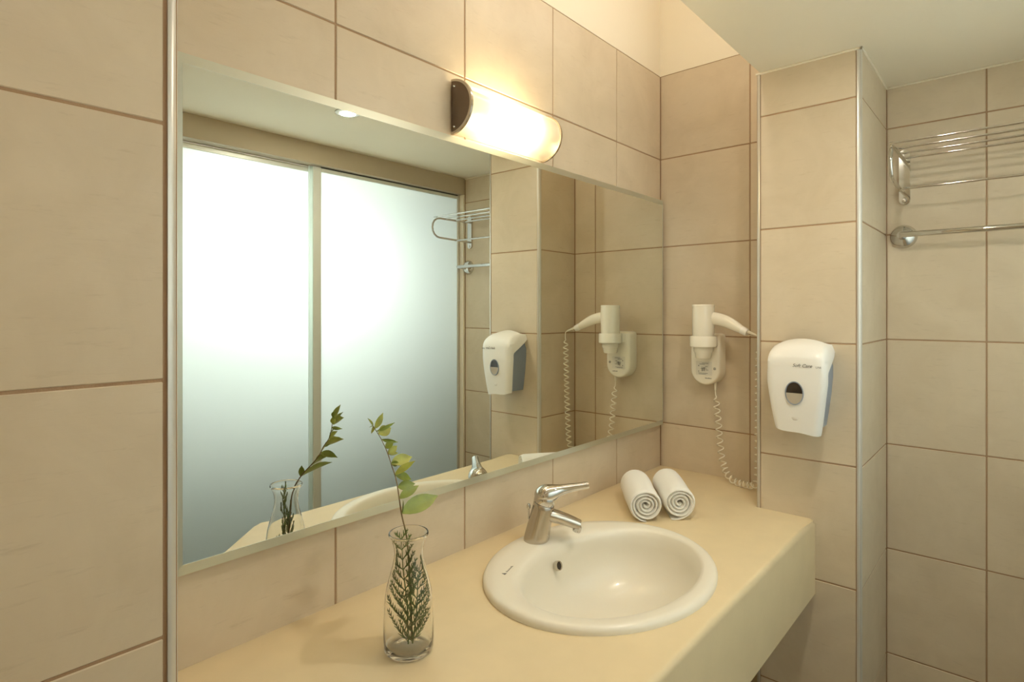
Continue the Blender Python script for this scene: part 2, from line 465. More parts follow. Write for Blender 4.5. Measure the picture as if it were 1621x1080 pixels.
# underside
r2 = [ering(0, TOP - 0.001, -0.012, -0.012), ell(IX, IY, IA + 0.008, IB + 0.012, TOP - 0.02), ell(IX, IY, IA - 0.02, IB - 0.02, TOP - 0.09), ell(IX, IY, 0.10, 0.08, TOP - 0.150), ell(IX, IY + 0.012, 0.022, 0.022, TOP - 0.152)]
loft(bowl, r2, True, False)
obj('bowl', bowl, M['ceramic'], t, 60)
bm = bmesh.new(); lathe(bm, [(0.001, -0.004), (0.012, -0.004), (0.016, -0.001), (0.024, 0.003), (0.026, 0.001), (0.024, -0.006), (0.021, -0.03)], (IX, IY + 0.012, TOP - 0.137), 28)
obj('drain', bm, M['chrome'], t, 40, label='chrome drain ring')
# overflow hole in the back of the bowl
oc = V(1.062, 0.7905, 0.817); on = V(0.0, -0.90, 0.30).normalized()
bm = bmesh.new(); lathe(bm, [(0.001, 0.0012), (0.0075, 0.0012), (0.0085, 0.0028), (0.0102, 0.003), (0.0108, 0.0), (0.0108, -0.006)], oc, 24, on)
ovf = obj('overflow_ring', bm, M['chrome_satin'], t, 40, label='small overflow hole with metal ring')
bm = bmesh.new(); lathe(bm, [(0.001, 0.0018), (0.0075, 0.0018), (0.0076, 0.0010)], oc, 20, on)
obj('overflow_hole', bm, M['window_dark'], ovf, None)
# small printed mark on the rim
bm = bmesh.new()
ud = V(0.95, 0.30, 0).normalized(); vd = V(-0.30, 0.95, 0).normalized(); p0 = V(0.873, 0.786, TOP + 0.0146)
def flat(bm, pts, h=0.0003):
    a = [p.copy() for p in pts]; b = [p + V(0, 0, h) for p in pts]
    loft(bm, [a, b])
flat(bm, [p0 - ud * 0.004 - vd * 0.003, p0 + ud * 0.004 - vd * 0.004, p0 - ud * 0.001 + vd * 0.005])
for k in range(5):
    q = p0 + ud * (0.010 + k * 0.0062); hh = (0.0036, 0.0028, 0.003, 0.0028, 0.004)[k]
    flat(bm, [q - vd * 0.0024, q + ud * 0.0042 - vd * 0.0024, q + ud * 0.0042 - vd * (0.0024 - 0.0011), q + ud * 0.0014 - vd * (0.0024 - 0.0011), q + ud * 0.0014 + vd * (hh - 0.0024), q + vd * (hh - 0.0024)])
obj('rim_mark', bm, M['ink'], t, None, label='small grey printed maker mark')

# ------------------------------------------------------------------ tap
FX, FY, FZ = 1.052, 0.848, TOP + 0.0142
t = thing('basin_tap', 'chrome single-lever mixer tap at the back of the basin', 'tap', (FX, FY, FZ), math.radians(41))
t.scale = (1.05, 1.05, 1.05)
bm = bmesh.new()
ax = V(0, -0.24, 1).normalized()
# leaning body: base ring flat on the rim, top ring square to the leaning axis
rings = []
for s, r in ((0, 0.0275), (0.004, 0.0282), (0.012, 0.0276), (0.03, 0.0262), (0.05, 0.0250), (0.07, 0.0240), (0.078, 0.0236), (0.0795, 0.0226)):
    c = V(0, -0.22 * s, s)
    tilt = min(1, s / 0.07)
    n = V(0, -0.28 * tilt, 1).normalized(); u = V(1, 0, 0); v = n.cross(u)
    rings.append([c + u * r * math.cos(2 * math.pi * k / 36) + v * r * math.sin(2 * math.pi * k / 36) for k in range(36)])
loft(bm, rings)
obj('body', bm, M['chrome_satin'], t, 50)
# cap
bm = bmesh.new(); rings = []
for s, r in ((0.080, 0.0224), (0.0815, 0.0240), (0.090, 0.0241), (0.097, 0.0238), (0.1015, 0.0205), (0.104, 0.0120), (0.1045, 0.001)):
    c = V(0, -0.22 * s, s); n = V(0, -0.28, 1).normalized(); u = V(1, 0, 0); v = n.cross(u)
    rings.append([c + u * r * math.cos(2 * math.pi * k / 36) + v * r * math.sin(2 * math.pi * k / 36) for k in range(36)])
loft(bm, rings)
cap_ = obj('cap', bm, M['chrome'], t, 60)
# lever: a smooth hood over the cap that runs out into the handle
bm = bmesh.new()
ctrl = [(0.0030, 0.0945, 0.0010, 0.0010), (0.0005, 0.0952, 0.0105, 0.0120), (-0.0070, 0.0970, 0.0175, 0.0200), (-0.0215, 0.1005, 0.0215, 0.0246), (-0.0390, 0.1055, 0.0178, 0.0205),
        (-0.0570, 0.1110, 0.0118, 0.0140), (-0.0850, 0.1165, 0.0086, 0.0105), (-0.1160, 0.1215, 0.0074, 0.0092)]
path = catmull([(0, c[0], c[1]) for c in ctrl], 6)
rr_ = catmull([(c[2], c[3], 0) for c in ctrl], 6)
rad = [(max(0.0008, q.x), max(0.0008, q.y)) for q in rr_]
sweep(bm, path, rad, 24)
obj('lever', bm, M['chrome'], t, 50)
# cheek under the lever
bm = bmesh.new()
sweep(bm, catmull([(0, -0.030, 0.074), (0, -0.035, 0.088), (0, -0.040, 0.104)], 5), [(0.005, 0.010)] * 11, 14, (0, 1, 0))
obj('lever_neck', bm, M['chrome'], t, 50)
# spout
bm = bmesh.new()
path = catmull([(0, -0.008, 0.058), (0, -0.030, 0.0555), (0, -0.055, 0.0485), (0, -0.080, 0.0395), (0, -0.096, 0.0330)], 6)
n = len(path); rad = [(0.0165 - 0.0055 * (i / (n - 1)), 0.0190 - 0.0062 * (i / (n - 1))) for i in range(n)]
sweep(bm, path, rad, 20)
sp = obj('spout', bm, M['chrome_satin'], t, 50)
bm = bmesh.new(); lathe(bm, [(0.001, 0), (0.0085, 0), (0.0098, 0.002), (0.0098, 0.012), (0.008, 0.014), (0.001, 0.014)], (0, -0.0885, 0.0185), 20, (0, -0.30, 1))
obj('aerator', bm, M['chrome'], sp, 40)
bm = bmesh.new(); lathe(bm, [(0.001, 0), (0.0018, 0.0), (0.0018, 0.022), (0.0042, 0.024), (0.0046, 0.030), (0.003, 0.034), (0.001, 0.0345)], (0, 0.0165, 0.046), 14)
obj('pop_up_knob', bm, M['chrome'], t, 40, label='small pop-up waste knob')
bm = bmesh.new(); lathe(bm, [(0.001, 0.0008), (0.0045, 0.0008), (0.0052, 0)], (-0.0135, -0.0262, 0.016), 18, (-0.45, -0.88, 0.10))
obj('emblem', bm, M['chrome'], t, 40)

# ------------------------------------------------------------------ mirror
MX0, MX1, MZ0, MZ1 = 0.312, 1.876, 1.000, 1.782
YMF = 0.941
t = thing('wall_mirror', 'large rectangular wall mirror with pale satin edge above the counter', 'mirror', (0, 0, 0))
fw = 0.016
obj('backing', B((MX0 + 0.004, YMF + 0.0035, MZ0 + 0.004), (MX1 - 0.004, YM + 0.0, MZ1 - 0.004)), M['alu'], t, None)
bm = bmesh.new()
gx0, gx1, gz0, gz1 = MX0 + fw, MX1 - 0.007, MZ0 + fw, MZ1 - fw
box(bm, (gx0, YMF, gz0), (gx1, YMF + 0.003, gz1))
obj('glass', bm, M['mirror'], t, None)
bo = [(MX0, MZ0), (MX1, MZ0), (MX1, MZ1), (MX0, MZ1)]; bi = [(gx0, gz0), (gx1, gz0), (gx1, gz1), (gx0, gz1)]
for k in range(4):
    a, b, c, d = bo[k], bo[(k + 1) % 4], bi[(k + 1) % 4], bi[k]
    bm = bmesh.new()
    # front face slopes back a little towards the outer edge
    f = [V(a[0], YMF + 0.0015, a[1]), V(b[0], YMF + 0.0015, b[1]), V(c[0], YMF - 0.0004, c[1]), V(d[0], YMF - 0.0004, d[1])]
    bk = [V(p.x, YMF + 0.006, p.z) for p in f]
    loft(bm, [f, bk])
    obj('edge_strip', bm, M['mirror_edge'], t, None)

# ------------------------------------------------------------------ vanity light
LX0, LX1, LZ, LR = 0.884, 1.214, 1.850, 0.0605
t = thing('vanity_light', 'lit half-round opal glass wall light above the mirror', 'wall lamp', (0, 0, 0))
bm = bmesh.new(); box(bm, (LX0 + 0.004, YM - 0.006, LZ - 0.052), (LX1 - 0.004, YM, LZ + 0.052), 0.002)
obj('back_plate', bm, M['chrome_satin'], t, None)
def half(r, x, dep=1.0, n=24, y0=YM - 0.004):
    return [V(x, y0 - dep * r * math.sin(math.pi * k / n), LZ + r * math.cos(math.pi * k / n)) for k in range(n + 1)]
bm = bmesh.new()
ro = half(LR - 0.003, LX0 + 0.005, 1.06); ri = half(LR - 0.006, LX0 + 0.005, 1.06)
ro2 = half(LR - 0.003, LX1 - 0.005, 1.06); ri2 = half(LR - 0.006, LX1 - 0.005, 1.06)
loft(bm, [ro, ro2], False)
obj('opal_shade', bm, M['opal'], t, 60)
for x0, x1 in ((LX0, LX0 + 0.006), (LX1 - 0.006, LX1)):
    bm = bmesh.new(); loft(bm, [half(LR - 0.004, x0 + 0.0012, 1.06), half(LR - 0.004, x1 - 0.0012, 1.06)])
    e = obj('end_cap', bm, M['bronze'], t, 40)
    bm = bmesh.new()
    loft(bm, [half(LR + 0.001, x0, 1.06), half(LR + 0.001, x1, 1.06), half(LR - 0.0045, x1, 1.06), half(LR - 0.0045, x0, 1.06), half(LR + 0.001, x0, 1.06)], False)
    bmesh.ops.remove_doubles(bm, verts=bm.verts[:], dist=1e-6)
    obj('rim', bm, M['chrome_satin'], e, 40)
    for zz in (LZ + 0.045, LZ - 0.045):
        bm = bmesh.new(); lathe(bm, [(0.001, -0.0015), (0.002, -0.001), (0.0028, 0.001)], (x0 if x0 == LX0 else x1, YM - 0.013, zz), 10, (1, 0, 0) if x0 == LX0 else (-1, 0, 0))
        obj('screw', bm, M['chrome'], e, 40)
for xb in (LX0 + 0.128, LX1 - 0.122):
    bm = bmesh.new(); lathe(bm, [(0.001, -0.032), (0.008, -0.031), (0.013, -0.024), (0.013, 0.024), (0.008, 0.031), (0.001, 0.032)], (xb, YM - 0.034, LZ), 16, (1, 0, 0))
    obj('bulb', bm, M['bulb'], t, 60)

# ------------------------------------------------------------------ recessed spotlights (one seen in the mirror, one added)
def spotlight(x, y, label, power=1.0):
    t = thing('ceiling_spotlight', label, 'spotlight', (x, y, ZC), 0, 'recessed spotlights in the low ceiling')
    bm = bmesh.new(); lathe(bm, [(0.026, 0.004), (0.028, -0.004), (0.034, -0.005), (0.041, -0.003), (0.042, 0.0), (0.042, 0.004)], (0, 0, 0), 36, closed=True)
    obj('ring', bm, M['chrome_satin'], t, 40)
    bm = bmesh.new(); lathe(bm, [(0.001, -0.003), (0.015, -0.0025), (0.026, -0.0005), (0.026, 0.003)], (0, 0, 0), 28)
    obj('lens', bm, M['spot_lens'], t, 60)
    ld = bpy.data.lights.new('spotlight_beam', 'AREA'); ld.shape = 'DISK'; ld.size = 0.05; ld.energy = SPOT * power; ld.color = (1.0, 0.92, 0.77)
    lo = bpy.data.objects.new('spotlight_beam', ld); COL.objects.link(lo); lo.parent = t; lo.location = (0, 0, -0.0045)
spotlight(1.093, 0.197, 'small lit recessed spotlight in the low ceiling, seen in the mirror')
spotlight(0.08, 0.197, 'unseen spotlight added in the low ceiling to light the left projecting wall', 0.4)  # added out of view to brighten the left wall

# tube added out of sight above the low ceiling edge to brighten the niche
t = thing('niche_fill_light', 'unseen tube light added above the edge of the low ceiling to brighten the niche', 'tube light', (0, 0, 0))
obj('base', B((0.55, YC, 2.40), (1.75, YC + 0.03, 2.43), 0.003), M['alu_white'], t, None)
bm = bmesh.new(); lathe(bm, [(0.001, 0), (0.013, 0.002), (0.013, 1.156), (0.001, 1.158)], (0.57, YC + 0.045, 2.415), 14, (1, 0, 0))
obj('tube', bm, M['niche_fill'], t, 60)

# ------------------------------------------------------------------ soap dispenser
t = thing('soap_dispenser', 'white wall-mounted soap dispenser with oval window on the tiled pier', 'dispenser', (XP, 0.428, 1.09))
H = 0.230
def d_depth(v):
    d = 0.094 + 0.012 * math.sin(math.pi * min(1, v * 1.05) * 0.75)
    if v > 0.76:
        s = (v - 0.76) / 0.24
        d = (d - 0.028) * math.sqrt(max(0, 1 - s ** 2.3)) + 0.028
    return d
def d_half(v):
    return 0.0525 + 0.0185 * min(1, v / 0.55) ** 0.8 - (0.010 * ((v - 0.8) / 0.2) ** 2 if v > 0.8 else 0)
def d_back(v, d):
    b = d - 0.026
    if v > 0.66: b *= max(0, 1 - ((v - 0.66) / 0.24) ** 0.9) if v < 0.9 else 0
    return max(0.0, b)
bm = bmesh.new(); rings = []
nv, nu = 30, 24
for i in range(nv + 1):
    v = i / nv
    d, hw, b = d_depth(v), d_half(v), d_back(v, d_depth(v))
    row = []
    for j in range(nu + 1):
        u = -1 + 2 * j / nu
        au = abs(u)
        if au > 0.86:
            s = (au - 0.86) / 0.14
            y = math.copysign(hw * (0.965 + 0.035 * min(1, s * 1.6)), u)
            x = (d - 0.010) + (b - (d - 0.010)) * s
        else:
            y = u / 0.86 * hw * 0.965
            k = au / 0.86
            x = d - 0.004 * k * k - 0.006 * max(0, (k - 0.75) / 0.25) ** 2
        z = v * H
        # arched crown and dipped lower lip
        if v > 0.7: z += (v - 0.7) / 0.3 * (-0.014 * (y / hw) ** 2) + 0.004 * (v - 0.7) / 0.3
        if v < 0.25: z += (0.25 - v) / 0.25 * (0.012 * max(0, (y / hw)) ** 2 - 0.003 + 0.003 * math.cos(y / hw * 3))
        row.append(V(-x, y, z))
    rings.append(row)
loft(bm, rings, False)
bmesh.ops.recalc_face_normals(bm, faces=bm.faces[:])
r = bmesh.ops.solidify(bm, geom=bm.faces[:], thickness=0.0025)
obj('cover', bm, M['plastic_white'], t, 50)
bm = bmesh.new(); rings = []
for v in (0.05, 0.2, 0.4, 0.6, 0.72, 0.80, 0.86):
    d = d_depth(v) - 0.012 - (0.02 if v > 0.78 else 0); hw = d_half(v) - 0.004 - (0.008 if v > 0.78 else 0)
    rings.append([V(0, -hw * 0.96, v * H), V(-d * 0.5, -hw * 0.985, v * H), V(-d * 0.9, -hw, v * H), V(-d, -hw + 0.006, v * H), V(-d, hw - 0.006, v * H), V(-d * 0.9, hw, v * H), V(-d * 0.5, hw * 0.985, v * H), V(0, hw * 0.96, v * H)])
loft(bm, rings)
obj('housing', bm, M['plastic_grey'], t, 30, label='blue-grey back housing')
# oval window
def oval(x, a, b, z, n=32, z0=None, z1=None): return [V(x, a * math.cos(2 * math.pi * k / n), z + b * math.sin(2 * math.pi * k / n)) for k in range(n)]
zw = 0.100
dx = -d_depth(zw / H) - 0.0012
bm = bmesh.new(); loft(bm, [oval(dx + 0.004, 0.0215, 0.0295, zw), oval(dx - 0.0012, 0.0215, 0.0295, zw), oval(dx - 0.0008, 0.0192, 0.0272, zw), oval(dx + 0.004, 0.0188, 0.0268, zw), oval(dx + 0.004, 0.0215, 0.0295, zw)], True, False)
wn = obj('window_rim', bm, M['plastic_grey'], t, 30)
def cap_half(up):
    pts = []
    for k in range(17):
        a = math.pi * k / 16 + (0 if up else math.pi)
        pts.append(V(dx - 0.0004, 0.0194 * math.cos(a), zw + 0.0274 * math.sin(a) if abs(math.sin(a)) > 1e-6 else zw))
    return pts
bm = bmesh.new(); p = cap_half(True); loft(bm, [p, [q + V(0.002, 0, 0) for q in p]])
obj('level_window', bm, M['window_dark'], wn, None, label='dark empty upper half of the oval window')
bm = bmesh.new(); p = cap_half(False); loft(bm, [p, [q + V(0.002, 0, 0) for q in p]])
obj('level_window', bm, M['window_soap'], wn, None, label='pale lower half of the oval window')
bm = bmesh.new(); lathe(bm, [(0.001, 0.0), (0.009, -0.0004), (0.010, -0.0016)], (-d_depth(0.17) - 0.0002, 0, 0.040), 20, (-1, 0, 0))
obj('press_mark', bm, M['plastic_white'], t, 50)

def lettering(body, size, m, parent, loc, rot, shear=0.0, name='lettering'):
    cu = bpy.data.curves.new('txt', 'FONT'); cu.body = body; cu.size = size; cu.shear = shear; cu.extrude = 0.0002; cu.align_x = 'LEFT'
    to = bpy.data.objects.new('txt', cu); COL.objects.link(to)
    bpy.context.view_layer.update()
    me = bpy.data.meshes.new_from_object(to.evaluated_get(bpy.context.evaluated_depsgraph_get()))
    bpy.data.objects.remove(to); bpy.data.curves.remove(cu)
    me.materials.clear(); me.materials.append(m)
    o = bpy.data.objects.new(name, me); COL.objects.link(o); o.parent = parent; o.location = loc; o.rotation_euler = rot
    return o
R90 = math.pi / 2
zt = 0.166; xt = -d_depth(zt / H) - 0.0006
lettering('Soft Care', 0.0116, M['ink'], t, (xt + 0.0002, 0.0045, zt), (R90, 0, -R90), 0.35)
lettering('LINE', 0.0066, M['ink'], t, (xt + 0.0008, -0.0490, zt - 0.0008), (R90, 0, -R90 - 0.12), 0.0)

# ------------------------------------------------------------------ hair dryer holder, dryer, cord
HY = 0.778
t = thing('dryer_holder', 'ivory wall holder with ring clip under the hair dryer', 'holder', (XR, HY, 1.153))
def stad(x, hw, z0, z1, n=14):
    pts = [V(x, hw * math.cos(a), z0 + hw + hw * math.sin(a)) for a in [math.pi + math.pi * k / n for k in range(n + 1)]]
    rr = 0.012
    pts += [V(x, hw, z1 - rr), V(x, hw - rr * 0.3, z1 - rr * 0.3), V(x, hw - rr, z1), V(x, -hw + rr, z1), V(x, -hw + rr * 0.3, z1 - rr * 0.3), V(x, -hw, z1 - rr)]
    return pts
bm = bmesh.new()
loft(bm, [stad(0, 0.0500, 0.0, 0.170), stad(-0.040, 0.0490, 0.001, 0.169), stad(-0.0455, 0.0470, 0.003, 0.167), stad(-0.048, 0.0430, 0.007, 0.163)])
obj('housing', bm, M['plastic'], t, 40)
bm = bmesh.new()
axx, axy = -0.083, -0.010
n = 40
for_r = [(0.0400, 0.128), (0.0418, 0.130), (0.0418, 0.160), (0.0400, 0.163), (0.0372, 0.163), (0.0362, 0.128)]
lathe(bm, for_r, (axx, axy, 0), n, closed=True)
obj('ring_clip', bm, M['plastic'], t, 40)
bm = bmesh.new(); loft(bm, [[V(-0.03, -0.045, 0.130), V(-0.03, 0.045, 0.130), V(-0.03, 0.045, 0.162), V(-0.03, -0.045, 0.162)], [V(-0.062, -0.043, 0.130), V(-0.062, 0.025, 0.130), V(-0.062, 0.025, 0.161), V(-0.062, -0.043, 0.161)]])
obj('arm', bm, M['plastic'], t, 30)
lb = obj('instruction_label', B((-0.0484, -0.024, 0.033), (-0.0478, 0.030, 0.078)), M['paper'], t, None, label='printed instruction sticker')
bm = bmesh.new()
random.seed(3)
for (ya, yb, za, zb) in ((0.018, 0.0, 0.068, 0.0695), (0.010, -0.012, 0.072, 0.0732), (0.022, 0.019, 0.062, 0.065), (0.022, 0.019, 0.044, 0.047), (0.012, -0.004, 0.058, 0.0592), (0.014, -0.006, 0.054, 0.0552), (0.004, 0.001, 0.047, 0.058), (0.010, 0.007, 0.046, 0.0565), (-0.002, -0.010, 0.061, 0.0622), (-0.002, -0.012, 0.050, 0.0512), (0.022, -0.010, 0.0388, 0.040), (0.020, -0.004, 0.0360, 0.0370)):
    box(bm, (-0.0488, min(ya, yb), za), (-0.0482, max(ya, yb), zb))
obj('print', bm, M['ink'], lb, None)
bm = bmesh.new()
for k in range(6): box(bm, (-0.0484, -0.004 - k * 0.0036, 0.0225), (-0.0478, -0.0015 - k * 0.0036, 0.0225 + (0.0032 if k in (0, 3) else 0.0024)))
obj('maker_mark', bm, M['ink'], t, None)
bm = bmesh.new(); lathe(bm, [(0.0032, 0), (0.0042, 0.0003), (0.0042, 0.0008), (0.0032, 0.0008)], (-0.0480, -0.033, 0.056), 18, (-1, 0, 0), closed=True)
lathe(bm, [(0.001, 0.0008), (0.0016, 0.0008), (0.0016, 0)], (-0.0480, -0.033, 0.056), 10, (-1, 0, 0))
obj('switch_mark', bm, M['ink'], t, None)
bm = bmesh.new(); lathe(bm, [(0.0035, 0.012), (0.0045, 0.0), (0.0035, -0.018), (0.0022, -0.02)], (-0.022, -0.025, 0.004), 12)
obj('cord_grip', bm, M['plastic'], t, 40)

AX, AY = XR + axx, HY + axy
t = thing('hair_dryer', 'ivory hair dryer standing nozzle-down in its wall holder', 'hair dryer', (AX, AY, 1.245))
bm = bmesh.new()
lathe(bm, [(0.030, 0.048), (0.0325, 0.056), (0.0335, 0.075), (0.0345, 0.110), (0.0345, 0.158), (0.0335, 0.166), (0.031, 0.168)], (0, 0, 0), 36)
obj('barrel', bm, M['plastic'], t, 40)
bm = bmesh.new(); lathe(bm, [(0.031, 0.1665), (0.0345, 0.1655), (0.0350, 0.169), (0.0335, 0.1715), (0.028, 0.172), (0.026, 0.1705), (0.001, 0.1705)], (0, 0, 0), 36)
obj('intake_cap', bm, M['plastic'], t, 40)
bm = bmesh.new(); lathe(bm, [(0.0285, 0.050), (0.0305, 0.040), (0.030, 0.022), (0.027, 0.018), (0.0245, 0.003), (0.0225, 0.0), (0.0205, 0.001), (0.0215, 0.03), (0.022, 0.05)], (0, 0, 0), 32)
obj('nozzle', bm, M['plastic'], t, 40)
bm = bmesh.new()
path = catmull([(0, -0.022, 0.128), (0, -0.045, 0.126), (-0.003, -0.075, 0.118), (-0.007, -0.105, 0.104), (-0.011, -0.126, 0.093)], 6)
n = len(path); rad = [(0.0205 - 0.0080 * (i / (n - 1)) + 0.002 * math.sin(i / (n - 1) * math.pi), 0.0145 - 0.003 * (i / (n - 1))) for i in range(n)]
sweep(bm, path, rad, 18)
hd = obj('handle', bm, M['plastic'], t, 50)
bm = bmesh.new(); sweep(bm, [(-0.0108, -0.1255, 0.0935), (-0.0125, -0.136, 0.0885), (-0.0140, -0.144, 0.085)], [(0.0125, 0.0118), (0.0122, 0.0115), (0.0105, 0.0100)], 16)
obj('handle_end', bm, M['plastic_white'], hd, 50)
bm = bmesh.new(); sweep(bm, catmull([(-0.0130, -0.140, 0.0905), (-0.0170, -0.158, 0.0835), (-0.0205, -0.174, 0.0775)], 5), [0.0058 - 0.0032 * i / 10 for i in range(11)], 12)
obj('cord_sleeve', bm, M['plastic'], hd, 50)
# hanging loop
bm = bmesh.new(); cpts = [V(-0.014 - 0.004 * math.sin(a) * 0, -0.147 + 0.009 * math.cos(a), 0.082 + 0.006 * math.sin(a)) for a in [2 * math.pi * k / 18 for k in range(19)]]
sweep(bm, cpts, 0.0012, 6, (1, 0, 0), False)
obj('hanging_loop', bm, M['plastic'], hd, 60)

# coiled cord: hangs from the handle, lies on the counter, climbs to the holder
E0 = V(AX - 0.0205, AY - 0.174, 1.245 + 0.0775)
cl = [E0, E0 + V(-0.002, -0.008, -0.008), E0 + V(-0.002, -0.009, -0.03), V(1.786, 0.588, 1.24), V(1.788, 0.590, 1.12), V(1.792, 0.592, 1.00), V(1.796, 0.594, 0.92), V(1.800, 0.600, 0.880),
      V(1.806, 0.614, 0.8655), V(1.815, 0.640, 0.8622), V(1.827, 0.672, 0.8622), V(1.842, 0.700, 0.872), V(1.857, 0.722, 0.902), V(1.866, 0.735, 0.95), V(1.868, 0.742, 1.02), V(1.868, 0.750, 1.10), V(1.869, 0.753, 1.130), V(XR - 0.022, HY - 0.025, 1.142)]
cp = catmull(cl, 24)
# resample by length
ds = [0]
for i in range(1, len(cp)): ds.append(ds[-1] + (cp[i] - cp[i - 1]).length)
Ltot = ds[-1]
def at(s):
    s = max(0, min(Ltot - 1e-6, s))
    lo_, hi = 0, len(ds) - 1
    while hi - lo_ > 1:
        m_ = (lo_ + hi) // 2
        if ds[m_] <= s: lo_ = m_
        else: hi = m_
    f = (s - ds[lo_]) / max(1e-9, ds[hi] - ds[lo_])
    return cp[lo_].lerp(cp[hi], f)
NS = 1300; path = []; ang = 0.0
uu = V(1, 0, 0)
for i in range(NS + 1):
    s = Ltot * i / NS
    p = at(s); tg = (at(s + 0.004) - at(s - 0.004)).normalized()
    uu = (uu - tg * tg.dot(uu)).normalized(); vv = tg.cross(uu)
    # pitch: close coils near the counter, stretched on the climb
    zz = p.z
    pitch = (0.0180 + 0.004 * math.sin(s * 60)) if zz < 0.9 else (0.0205 if i < NS / 2 else 0.0240)
    ang += 2 * math.pi * (Ltot / NS) / pitch
    amp = 0.0092
    amp *= min(1, max(0, (s - 0.035) / 0.02)) * min(1, max(0, (Ltot - 0.022 - s) / 0.02))
    path.append(p + uu * amp * math.cos(ang) + vv * amp * math.sin(ang))
bm = bmesh.new(); sweep(bm, path, 0.0021, 6)
o = obj('coiled_cord', bm, M['plastic'], None, 60)
tag(o, 'coiled ivory cord hanging from the hair dryer down onto the counter', 'cord')

# ------------------------------------------------------------------ towel rack and towel bar
t = thing('towel_rack', 'chrome wire towel rack high on the right wall', 'towel rack', (XS, 0.045, 1.70))
Y1, Y0 = 0.255 - 0.045, -0.165 - 0.045
for yy in (Y1, Y0):
    bm = bmesh.new()
    pts = []
    for k in range(9):
        a = math.pi * k / 8
        pts.append((-0.205 - 0.045 * math.sin(a), yy, 0.085 + 0.045 * math.cos(a)))
    pts = [(-0.004, yy, 0.133), (-0.10, yy, 0.131)] + pts + [(-0.10, yy, 0.037), (-0.004, yy, 0.035)]
    sweep(bm, pts, [(0.0048, 0.0048)] * len(pts), 10, (0, 1, 0))
    obj('end_loop', bm, M['chrome'], t, 60)
    bm = bmesh.new()
    poly = [(yy + 0.0135 * math.cos(a), 0.150 + 0.0135 * math.sin(a)) for a in [math.pi * k / 10 for k in range(11)]] + [(yy + 0.0135 * math.cos(a), 0.018 + 0.0135 * math.sin(a)) for a in [math.pi + math.pi * k / 10 for k in range(11)]]
    prism(bm, poly, 0, -0.010, 0.0)
    pl = obj('wall_plate', bm, M['chrome'], t, 30)
    bm = bmesh.new(); lathe(bm, [(0.001, 0.003), (0.005, 0.0025), (0.0062, 0.0)], (-0.010, yy, 0.016), 14, (-1, 0, 0))
    obj('screw_cap', bm, M['chrome'], pl, 40)
for xo in (-0.236, -0.170, -0.104, -0.040):
    bm = bmesh.new(); sweep(bm, [(xo, Y0 - 0.003, 0.1325), (xo, Y1 + 0.003, 0.1325)], 0.0034, 10)
    obj('shelf_rod', bm, M['chrome'], t, 60)
bm = bmesh.new(); sweep(bm, [(-0.100, Y0 - 0.003, 0.0350), (-0.100, Y1 + 0.003, 0.0350)], 0.0034, 10)
obj('hanging_rod', bm, M['chrome'], t, 60)

t = thing('towel_bar', 'chrome towel bar on round wall rosettes below the towel rack', 'towel bar', (XS, 0.04, 1.612))
for yy in (0.258 - 0.04, -0.178 - 0.04):
    bm = bmesh.new(); lathe(bm, [(0.034, 0.0), (0.034, 0.004), (0.032, 0.010), (0.027, 0.017), (0.019, 0.022), (0.011, 0.025), (0.0095, 0.03), (0.0095, 0.058), (0.001, 0.058)], (0, yy, 0), 32, (-1, 0, 0))
    obj('rosette', bm, M['chrome'], t, 50)
bm = bmesh.new(); lathe(bm, [(0.001, 0.0), (0.006, 0.0005), (0.0078, 0.003), (0.0078, 0.453), (0.006, 0.4555), (0.001, 0.456)], (-0.063, -0.236, 0), 16, (0, 1, 0))
obj('bar', bm, M['chrome'], t, 50)

# ------------------------------------------------------------------ rolled towels
def towel(front, back, label, tail, ph):
    front, back = Vector(front), Vector(back)
    d = (back - front); L = d.length; d.normalize()
    side = V(d.y, -d.x, 0); up = V(0, 0, 1)
    R0, T = 0.0425, 0.0092
    turns = 4.3; n = 130
    mid = []
    for i in range(n + 1):
        s = i / n
        a = ph + s * turns * 2 * math.pi
        r = 0.004 + (R0 - 0.004) * s
        mid.append((r * math.cos(a), r * math.sin(a) * 0.95, a))
    # flatten the bottom where it rests
    bm = bmesh.new(); rings = []
    mm = 18
    for k in range(mm + 1):
        s = k / mm
        end = min(s, 1 - s) * L
        round_ = math.sqrt(max(0.0, 1 - (1 - min(1, end / 0.006)) ** 2)) * 0.75 + 0.25
        h = T * 0.475 * round_
        base = front + d * (L * s)
        o_, i_ = [], []
        for q, (x, z, a) in enumerate(mid):
            wob = 1 + 0.020 * math.sin(a * 0.5 + s * 5 + ph) + 0.012 * math.sin(a * 3 + s * 9)
            # inner layers telescope a little at the ends
            pull = (1 - q / n) * 0.007 * (1 - 2 * s)
            hh = h * (1.0 if q > 2 else 0.4)
            if q > n - 4: hh *= (n - q + 1) / 5
            ca, sa = math.cos(a), math.sin(a)
            for lst, sg in ((o_, 1), (i_, -1)):
                xx = (x * wob + sg * hh * ca); zz_ = (z * wob + sg * hh * sa)
                if zz_ < -R0 * 0.955: zz_ = -R0 * 0.955 - (zz_ + R0 * 0.955) * -0.15
                if tail and q > n - 16:
                    e = (q - (n - 16)) / 16
                    xx += 0.014 * e * e; zz_ += -0.002 * e
                lst.append(base + d * pull + side * (-xx if tail else xx) + up * zz_)
        rings.append(o_ + i_[::-1])
    loft(bm, rings)
    zmin = min(v.co.z for v in bm.verts)
    for v in bm.verts: v.co.z += TOP + 0.0005 - zmin
    o = obj('rolled_towel', bm, M['towel'], None, 75)
    return tag(o, label, 'towel', 'rolled towels on the counter')
zt = TOP + 0.041
towel((1.356, 0.727, zt), (1.524, 0.854, zt), 'rolled white towel nearer the mirror, left of the pair', False, 2.83)
